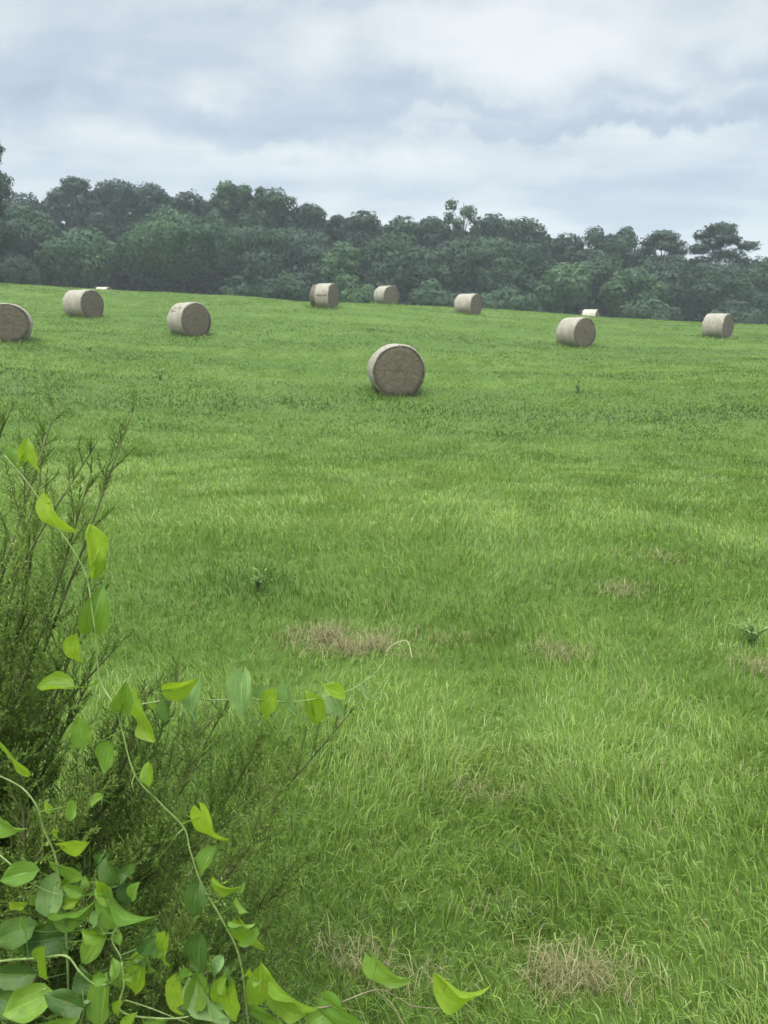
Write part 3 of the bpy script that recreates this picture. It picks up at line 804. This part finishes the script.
def add_leaf(vine, px, py, size, ang, tone, Y, roll=0.0, tilt=0.0, petiole_to=None, fold=.35, curl=.25, wid=.82):
    leaf_seed[0] += 1; r = random.Random(leaf_seed[0])
    cpos = at(px, py, Y); depth = (cpos - CAM).dot(FWD)
    Lf = size * depth / FPX * .88
    th = math.radians(ang)
    t = RIGHT * math.cos(th) + UP * math.sin(th)
    nrm = -FWD
    side = t.cross(nrm)
    t = (Matrix.Rotation(math.radians(tilt), 3, side) @ t); nrm = Matrix.Rotation(math.radians(tilt), 3, side) @ nrm
    nrm = Matrix.Rotation(math.radians(roll), 3, t) @ nrm
    x = t.cross(nrm).normalized()
    base = cpos - t * Lf * .5
    V, UV, F = leaf_geo(Lf, Lf * wid * r.uniform(.92, 1.08), fold, curl, leaf_seed[0])
    vo = vine.location
    W = [base + x * a + t * b + nrm * c for a, b, c in V]
    nb = len(W)
    mb = MB(); mb.v = W; mb.f = F
    if petiole_to is not None and (petiole_to - base).length > .075:
        petiole_to = base + Vector((r.uniform(-.03, .03), r.uniform(.02, .05), -r.uniform(.02, .045)))
    if petiole_to is not None:
        mid = base.lerp(petiole_to, .5) + Vector((0, 0, -.006)) - t * .004
        mb.tube([petiole_to, mid, base + t * Lf * .04 + nrm * -.0004], [.0011, .0009, .0007], 5, False)
    me = bpy.data.meshes.new('leaf'); me.from_pydata([tuple(v - vo) for v in mb.v], [], mb.f)
    me.polygons.foreach_set('use_smooth', [True] * len(me.polygons))
    uvl = me.uv_layers.new(name='UVMap')
    for lp in me.loops:
        vi = lp.vertex_index; uvl.data[lp.index].uv = UV[vi] if vi < nb else (.2, .5)
    return link('leaf', me, M['l_' + tone], vine)
def make_vine(label, stems, leaves, mat):
    loc = stems[0][0][0]
    root = empty('climbing_vine', loc); tag(root, label, 'vine', 'leafy vines climbing over the cedar')
    allp = []
    for P, rad in stems:
        S = spline(P, 7); allp += S
        # small knots where leaves join
        n = len(S); R = [rad * (1 - .45 * i / n) * (1.25 if i % 14 == 7 else 1) for i in range(n)]
        mb = MB(); mb.tube(S, R, 7); mb.build('stem', mat, root, origin=loc)
    for (px, py, size, ang, tone, roll, tilt) in leaves:
        # leaf depth follows the nearest stem point on the photo plane
        bx, by = px - .5 * size * math.cos(math.radians(ang)), py + .5 * size * math.sin(math.radians(ang))
        best = min(allp, key=lambda q: (proj(q)[0] - bx) ** 2 + (proj(q)[1] - by) ** 2)
        add_leaf(root, px, py, size, ang, tone, best.y + random.uniform(-.03, .02), roll, tilt, best,
                 fold=random.uniform(.15, .75), curl=random.uniform(-.2, .9))
    return root
def proj(q):
    d = q - CAM; z = d.dot(FWD)
    return 384 + FPX * d.x / z, 512 - FPX * d.dot(UP) / z
def path(*pts): return [at(*p) for p in pts]
random.seed(21)
V1_ST = [(path((250, 1040, 1.12), (240, 960, 1.14), (222, 920, 1.15), (202, 885, 1.16), (190, 850, 1.17), (184, 828, 1.18), (160, 803, 1.18), (135, 775, 1.18), (122, 730, 1.2), (116, 708, 1.2), (100, 680, 1.22), (96, 640, 1.23), (92, 610, 1.24), (86, 575, 1.26), (70, 545, 1.27), (52, 520, 1.28), (40, 500, 1.29), (24, 478, 1.3), (4, 455, 1.32)), .0017),
         (path((184, 828, 1.18), (176, 836, 1.17), (166, 850, 1.2), (150, 868, 1.25)), .001),
         (path((135, 775, 1.18), (132, 783, 1.16), (134, 792, 1.16)), .0009)]
V1_LF = [(57, 518, 44, -60, 'b', 35, 10), (91, 541, 40, 92, 'b', 60, 0), (99, 561, 26, 70, 'b', 50, 0), (97, 607, 44, 72, 'm', 20, 10), (78, 653, 28, -85, 'b', 20, 0),
         (26, 447, 22, 70, 'b', 40, 0), (37, 463, 20, -80, 'b', 30, 0), (12, 452, 18, 110, 'm', 30, 0), (51, 686, 34, 175, 'b', 55, 0), (147, 721, 50, -68, 'b', 48, 10), (149, 778, 23, -85, 'b', 20, 15),
         (209, 832, 44, -62, 'b', 38, 0), (124, 694, 32, 75, 'm', 15, 20), (80, 728, 30, 95, 'm', 20, 10), (107, 761, 30, -100, 'm', 25, 0),
         (227, 888, 26, -30, 'b', 40, 0), (243, 908, 18, -55, 'm', 62, 0), (205, 865, 28, -120, 'm', 40, 20), (254, 935, 38, -45, 'b', 35, 0), (260, 980, 38, 85, 'b', 25, 0), (244, 925, 24, -10, 'm', 50, 0)]
V2_ST = [(path((70, 1040, 1.1), (66, 930, 1.1), (61, 890, 1.1), (55, 855, 1.1), (44, 830, 1.1), (36, 805, 1.1), (18, 785, 1.11), (-20, 768, 1.12)), .0019),
         (path((-20, 840, 1.12), (8, 862, 1.1), (22, 878, 1.1), (45, 890, 1.1), (61, 895, 1.1)), .0014)]
V2_LF = [(16, 761, 46, -52, 'b', 52, 0), (9, 826, 34, -35, 'm', 25, 0), (74, 848, 30, 0, 'b', 30, 15), (58, 838, 16, -70, 'b', 40, 0), (70, 870, 40, -15, 'm', 35, 20), (53, 900, 40, -98, 'p', 0, 5),
         (77, 911, 44, 10, 'm', 48, 10), (14, 876, 34, 190, 'm', 30, 10), (112, 878, 30, -70, 'd', 10, 0), (36, 942, 50, 185, 'd', 10, 10), (6, 936, 44, 200, 'd', 20, 0), (8, 975, 40, 180, 'd', 10, 0),
         (91, 950, 38, -125, 'm', 25, 0), (82, 980, 30, 100, 'd', 30, 0)]
V4_ST = [(path((-20, 964, 1.08), (10, 960, 1.07), (40, 958, 1.06), (66, 956, 1.06), (80, 972, 1.05), (95, 984, 1.05), (112, 982, 1.05), (122, 962, 1.05), (112, 940, 1.06), (118, 925, 1.07)), .0018),
         (path((122, 962, 1.05), (124, 985, 1.04), (120, 1010, 1.03), (150, 1018, 1.03), (190, 1016, 1.03), (205, 1000, 1.04)), .0019),
         (path((20, 1030, 1.03), (28, 1000, 1.03), (46, 988, 1.03)), .0012), (path((78, 1030, 1.02), (84, 1010, 1.02), (82, 990, 1.03)), .001),
         (path((125, 1000, 1.06), (150, 1008, 1.06), (190, 1024, 1.06)), .0012)]
V4_LF = [(139, 978, 42, -105, 'b', 28, 0), (46, 966, 30, -85, 'b', 55, 0), (103, 1006, 44, -95, 'm', 15, 10), (21, 1006, 44, 200, 'm', 20, 10), (66, 1022, 32, 20, 'm', 10, 10),
         (130, 914, 56, -40, 'm', 42, 0), (149, 952, 22, -90, 'p', 0, 0), (163, 955, 34, -95, 'b', 40, 0), (197, 982, 38, 80, 'm', 15, 0), (215, 1004, 54, -52, 'p', 30, 0),
         (181, 999, 38, -80, 'b', 20, 0), (232, 1003, 44, -80, 'b', 25, 0), (194, 906, 34, -100, 'd', 10, 0), (199, 958, 36, -90, 'd', 15, 0), (117, 970, 24, 100, 'm', 40, 0),
         (4, 1000, 34, 150, 'd', 20, 0), (160, 1018, 26, 0, 'm', 30, 0), (60, 1000, 36, 160, 'd', 25, 0)]
V3_ST = [(path((116, 712, 1.22), (130, 706, 1.24), (155, 702, 1.26), (185, 696, 1.28), (210, 700, 1.3), (240, 699, 1.32), (262, 700, 1.33), (290, 702, 1.35), (325, 697, 1.37), (350, 690, 1.39), (372, 676, 1.4), (384, 662, 1.42)), .0014)]
V3_LF = [(184, 686, 34, 15, 'b', 35, 0), (197, 704, 42, -98, 'p', 40, 0), (241, 698, 44, -93, 'p', 20, 0), (262, 690, 16, 30, 'p', 30, 0), (269, 709, 30, -110, 'b', 42, 0),
         (293, 701, 30, -70, 'p', 50, 0), (310, 703, 32, 110, 'b', 30, 0), (331, 690, 24, 150, 'b', 40, 0), (338, 705, 32, -60, 'p', 15, 0), (367, 693, 18, -70, 'p', 50, 0), (240, 684, 22, 100, 'm', 40, 0),
         (165, 714, 24, -90, 'd', 30, 0), (155, 708, 20, -60, 'm', 50, 0)]
V5_ST = [(path((250, 1034, 1.06), (290, 1012, 1.08), (330, 1006, 1.1), (375, 990, 1.12), (395, 996, 1.13), (412, 1006, 1.14), (446, 1008, 1.16), (462, 1000, 1.17)), .0016),
         (path((375, 990, 1.12), (392, 1004, 1.1), (402, 1022, 1.08), (412, 1040, 1.06)), .001)]
V5_LF = [(391, 976, 46, -38, 'm', 25, 10), (465, 993, 50, -22, 'b', 40, 10), (297, 1001, 48, -32, 'b', 38, 10), (344, 1014, 44, -25, 'm', 20, 20), (270, 1020, 36, -20, 'm', 20, 20), (316, 1020, 30, 200, 'm', 30, 20)]
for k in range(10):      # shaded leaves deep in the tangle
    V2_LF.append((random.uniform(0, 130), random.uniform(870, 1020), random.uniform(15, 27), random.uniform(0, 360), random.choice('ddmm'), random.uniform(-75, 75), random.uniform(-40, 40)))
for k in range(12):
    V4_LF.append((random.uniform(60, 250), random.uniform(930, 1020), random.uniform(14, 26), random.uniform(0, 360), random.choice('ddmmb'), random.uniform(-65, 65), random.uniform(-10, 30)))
for k in range(22):      # small young leaves low in the corner
    V4_LF.append((random.uniform(20, 270), random.uniform(880, 1022), random.uniform(11, 22), random.uniform(0, 360), random.choice('mmbbp'), random.uniform(-70, 70), random.uniform(-40, 40)))
for k in range(12):
    V2_LF.append((random.uniform(0, 120), random.uniform(800, 960), random.uniform(11, 20), random.uniform(0, 360), random.choice('mmbd'), random.uniform(-70, 70), random.uniform(-40, 40)))
make_vine('longest vine, its stem running from the upper left down across the cedar to the bottom', V1_ST, V1_LF, M['stem_g'])
make_vine('vine with a large pale heart leaf and dark leaves at the left edge', V2_ST, V2_LF, M['stem_g'])
make_vine('level vine reaching right with hanging greyish leaves above the cedar', V3_ST, V3_LF, M['stem_g'])
make_vine('tangled looping vine in the bottom left corner with bright folded leaf', V4_ST, V4_LF, M['stem_g'])
make_vine('low vine at the bottom reaching right over dry thatch, two separate leaves at its end', V5_ST, V5_LF, M['stem_b'])

# ------------------------------------------------------------------ field weeds, stalks
def weed(px, py, size, label, seed, spread=1.0):
    r = random.Random(seed); p = ground_at(px, py)
    root = empty('weed_plant', p); tag(root, label, 'weed', 'dark weeds in the grass')
    st, lf = MB(), MB()
    for k in range(9):
        a = r.uniform(0, 6.28); hh = size * r.uniform(.5, 1); d = Vector((math.cos(a) * spread, math.sin(a) * spread, 0)) * hh * r.uniform(.2, .8)
        P = spline([(0, 0, -.02), d * .4 + Vector((0, 0, hh * .6)), d + Vector((0, 0, hh))], 4)
        st.tube(P, [size * .012] * (len(P) - 1) + [size * .004], 4)
        for q in P[2:]:
            for m_ in range(2):
                b = r.uniform(0, 6.28); ld = Vector((math.cos(b), math.sin(b), r.uniform(-.1, .6))) * size * r.uniform(.15, .28)
                s = ld.cross(Vector((0, 0, 1))).normalized() * ld.length * .22
                i = len(lf.v); lf.v += [q, q + ld * .5 + s, q + ld, q + ld * .5 - s]; lf.f.append((i, i + 1, i + 2, i + 3))
    st.build('stem', M['weed'], root); lf.build('foliage', M['weed'], root, smooth=False)
weed(160, 380, .3, 'small dark weed in the open grass below the bale with shadowed end', 1)
weed(578, 393, .34, 'small dark weed in the grass below the bale on the right slope', 2)
weed(752, 645, .15, 'spreading dark weed at the right edge beside a straw patch', 3, 1.4)
weed(258, 592, .17, 'dark upright weed clump in tall grass right of the cedar', 4, .6)
weed(90, 352, .26, 'small dark weed in the grass right of the cut off bale', 5)
p0 = ground_at(386, 664); p1 = ground_at(398, 657); p2 = ground_at(412, 668)
mb = MB(); mb.tube(spline([p0 + Vector((0, 0, .07)), p0.lerp(p1, .6) + Vector((0, 0, .09)), p1 + Vector((.05, 0, .095)), p2 + Vector((0, 0, .06))], 6), .003, 6)
so = mb.build('dry_stalk', M['straw'], origin=p0); so.location = p0
tag(so, 'pale curved dry stalk arching at the right end of the larger straw patch', 'stalk')

# ------------------------------------------------------------------ haze
me = bpy.data.meshes.new('haze')
X0, X1, Y0, Y1, Z0, Z1 = -430, 430, -130, 650, -8, 32
me.from_pydata([(x_, y_, z_) for z_ in (Z0, Z1) for y_ in (Y0, Y1) for x_ in (X0, X1)], [], [(0, 2, 3, 1), (4, 5, 7, 6), (0, 1, 5, 4), (2, 6, 7, 3), (0, 4, 6, 2), (1, 3, 7, 5)])
hz = NT('haze_air')
pv = hz.n('VolumePrincipled'); pv.inputs['Density'].default_value = .00075; pv.inputs['Color'].default_value = (.86, .93, 1, 1)
pv.inputs['Density Attribute'].default_value = ''
hz.l(pv.outputs[0], hz.out.inputs['Volume'])
try: hz.mat.cycles.homogeneous_volume = True
except Exception as ex: print(ex)
ho = link('haze', me, hz.mat); tag(ho, 'thin bluish haze in the air over the field', 'haze', kind='stuff')

# ------------------------------------------------------------------ sky and sun
EL, AZ = math.radians(58), math.radians(200)       # high, behind the viewer and to the left
wd = bpy.data.worlds.new("World"); scene.world = wd; wd.use_nodes = True
nt = wd.node_tree; nt.nodes.clear()
def wn(typ, **kw):
    nd = nt.nodes.new('ShaderNode' + typ)
    for k, v in kw.items():
        if k.startswith('i_'): nd.inputs[k[2:].replace('_', ' ')].default_value = v
        else: setattr(nd, k, v)
    return nd
def wl(a, b): nt.links.new(a, b)
def wm(op, a, b=0.0):
    m = wn('Math', operation=op)
    for s, v in zip(m.inputs, (a, b)):
        if isinstance(v, (int, float)): s.default_value = v
        else: wl(v, s)
    return m.outputs[0]
def wmix(f, a, b):
    m = wn('Mix', data_type='RGBA')
    for s, v in ((m.inputs[0], f), (m.inputs[6], a), (m.inputs[7], b)):
        if isinstance(v, (int, float)): s.default_value = v
        elif isinstance(v, tuple): s.default_value = (*v, 1)
        else: wl(v, s)
    return m.outputs[2]
tc = wn('TexCoord'); sx = wn('SeparateXYZ'); wl(tc.outputs['Generated'], sx.inputs[0])
zc = wm('ADD', wm('MAXIMUM', sx.outputs[2], 0.0), .16)
cx = wn('CombineXYZ'); wl(wm('DIVIDE', sx.outputs[0], zc), cx.inputs[0]); wl(wm('DIVIDE', sx.outputs[1], zc), cx.inputs[1])
mp = wn('Mapping'); mp.inputs['Location'].default_value = (3.1, 1.7, 0.4); mp.inputs['Scale'].default_value = (.75, 1.25, 1); wl(cx.outputs[0], mp.inputs['Vector'])
n1 = wn('TexNoise', i_Scale=1.15, i_Detail=5.0, i_Roughness=.5, i_Distortion=.25); wl(mp.outputs[0], n1.inputs['Vector'])
n2 = wn('TexNoise', i_Scale=3.2, i_Detail=5.0, i_Roughness=.55); wl(mp.outputs[0], n2.inputs['Vector'])
n4 = wn('TexNoise', i_Scale=5.0, i_Detail=6.0, i_Roughness=.6); wl(tc.outputs['Generated'], n4.inputs['Vector'])
n3 = wn('TexNoise', i_Scale=7.0, i_Detail=6.0, i_Roughness=.6); wl(tc.outputs['Generated'], n3.inputs['Vector'])
f = wm('ADD', wm('MULTIPLY', n1.outputs['Fac'], .65), wm('MULTIPLY', n2.outputs['Fac'], .35))
f = wm('MULTIPLY', wm('SUBTRACT', f, .5), 1.5)
f = wm('ADD', f, wm('MULTIPLY', wm('SUBTRACT', n4.outputs['Fac'], .5), .45))
# cloud bellies (dark) and thin bright breaks, each at its own bearing and height in the sky
bear = wm('ADD', wm('ARCTAN2', sx.outputs[0], sx.outputs[1]), wm('MULTIPLY', wm('SUBTRACT', n4.outputs['Fac'], .5), .42))
elev = wm('ADD', sx.outputs[2], wm('MULTIPLY', wm('SUBTRACT', n3.outputs['Fac'], .5), .15))
for px, py, rx, ry, amp in ((30, 84, 75, 24, -.30), (10, 30, 60, 22, -.14), (250, 140, 90, 18, -.22), (430, 112, 130, 15, -.30), (640, 122, 120, 13, -.32), (690, 80, 110, 20, -.24), (560, 130, 200, 10, -.12), (740, 170, 60, 18, -.12),
                            (540, 45, 100, 32, .25), (400, 60, 60, 24, .12), (235, 104, 28, 14, .22), (120, 140, 90, 16, .08), (350, 160, 120, 14, .10), (740, 20, 50, 14, .12), (300, 10, 120, 14, -.10), (470, 170, 150, 14, .05), (600, 190, 150, 14, -.08),
                            (-300, 60, 160, 40, -.25), (1050, 90, 160, 30, -.25), (1000, 20, 120, 40, .2), (-200, -20, 150, 40, .2)):
    d_ = ray(px, py).normalized()
    u_ = wm('DIVIDE', wm('SUBTRACT', bear, math.atan2(d_.x, d_.y)), rx / FPX)
    v_ = wm('DIVIDE', wm('SUBTRACT', elev, d_.z), ry / FPX)
    v_ = wm('ADD', v_, wm('MULTIPLY', wm('MINIMUM', v_, 0.0), 1.2 if amp < 0 else .2))
    g_ = wm('EXPONENT', wm('MULTIPLY', wm('ADD', wm('MULTIPLY', u_, u_), wm('MULTIPLY', v_, v_)), -1.0))
    f = wm('ADD', f, wm('MULTIPLY', g_, amp))
f = wm('ADD', f, .5)
cr = wn('ValToRGB'); e = cr.color_ramp.elements
while len(e) < 4: e.new(.5)
for el_, (p_, c_) in zip(e, [(.1, (.44, .52, .63)), (.38, (.555, .63, .72)), (.54, (.68, .74, .79)), (.80, (.86, .895, .92))]):
    el_.position = p_; el_.color = (*c_, 1)
wl(f, cr.inputs['Fac'])
# overcast dome: unseen overhead part boosted extra to light the grass
gain = wn('Mapping')
zz = wm('MAXIMUM', sx.outputs[2], 0.0)
gn = wm('ADD', 4.5, wm('MULTIPLY', wm('MAXIMUM', wm('SUBTRACT', zz, .40), 0.0), 46.0))
sc_ = wn('VectorMath', operation='SCALE'); wl(cr.outputs['Color'], sc_.inputs[0]); wl(gn, sc_.inputs['Scale'])
sky = wn('TexSky', sky_type='NISHITA'); sky.sun_disc = False; sky.sun_elevation = EL; sky.sun_rotation = AZ
col = wmix(.93, sky.outputs[0], sc_.outputs[0])
bg = wn('Background', i_Strength=.1); wl(col, bg.inputs['Color'])
wo = wn('OutputWorld'); wl(bg.outputs[0], wo.inputs['Surface'])
sl = bpy.data.lights.new('sun', 'SUN'); sl.energy = 1.5; sl.angle = math.radians(35); sl.color = (1, .96, .9)
so = bpy.data.objects.new('sun', sl); COL.objects.link(so)
sd = Vector((math.sin(AZ) * math.cos(EL), math.cos(AZ) * math.cos(EL), math.sin(EL)))
so.rotation_euler = sd.to_track_quat('Z', 'Y').to_euler(); so.location = (0, 0, 60)

# ------------------------------------------------------------------ render settings
vs = scene.view_settings; vs.view_transform = 'Standard'; vs.look = 'None'; vs.exposure = 1.15; vs.gamma = 1; vs.use_curve_mapping = False
cy = scene.cycles
cy.max_bounces = 6; cy.diffuse_bounces = 3; cy.glossy_bounces = 2; cy.transmission_bounces = 3; cy.volume_bounces = 1; cy.transparent_max_bounces = 6
cy.use_denoising = True
cy.filter_width = 1.5
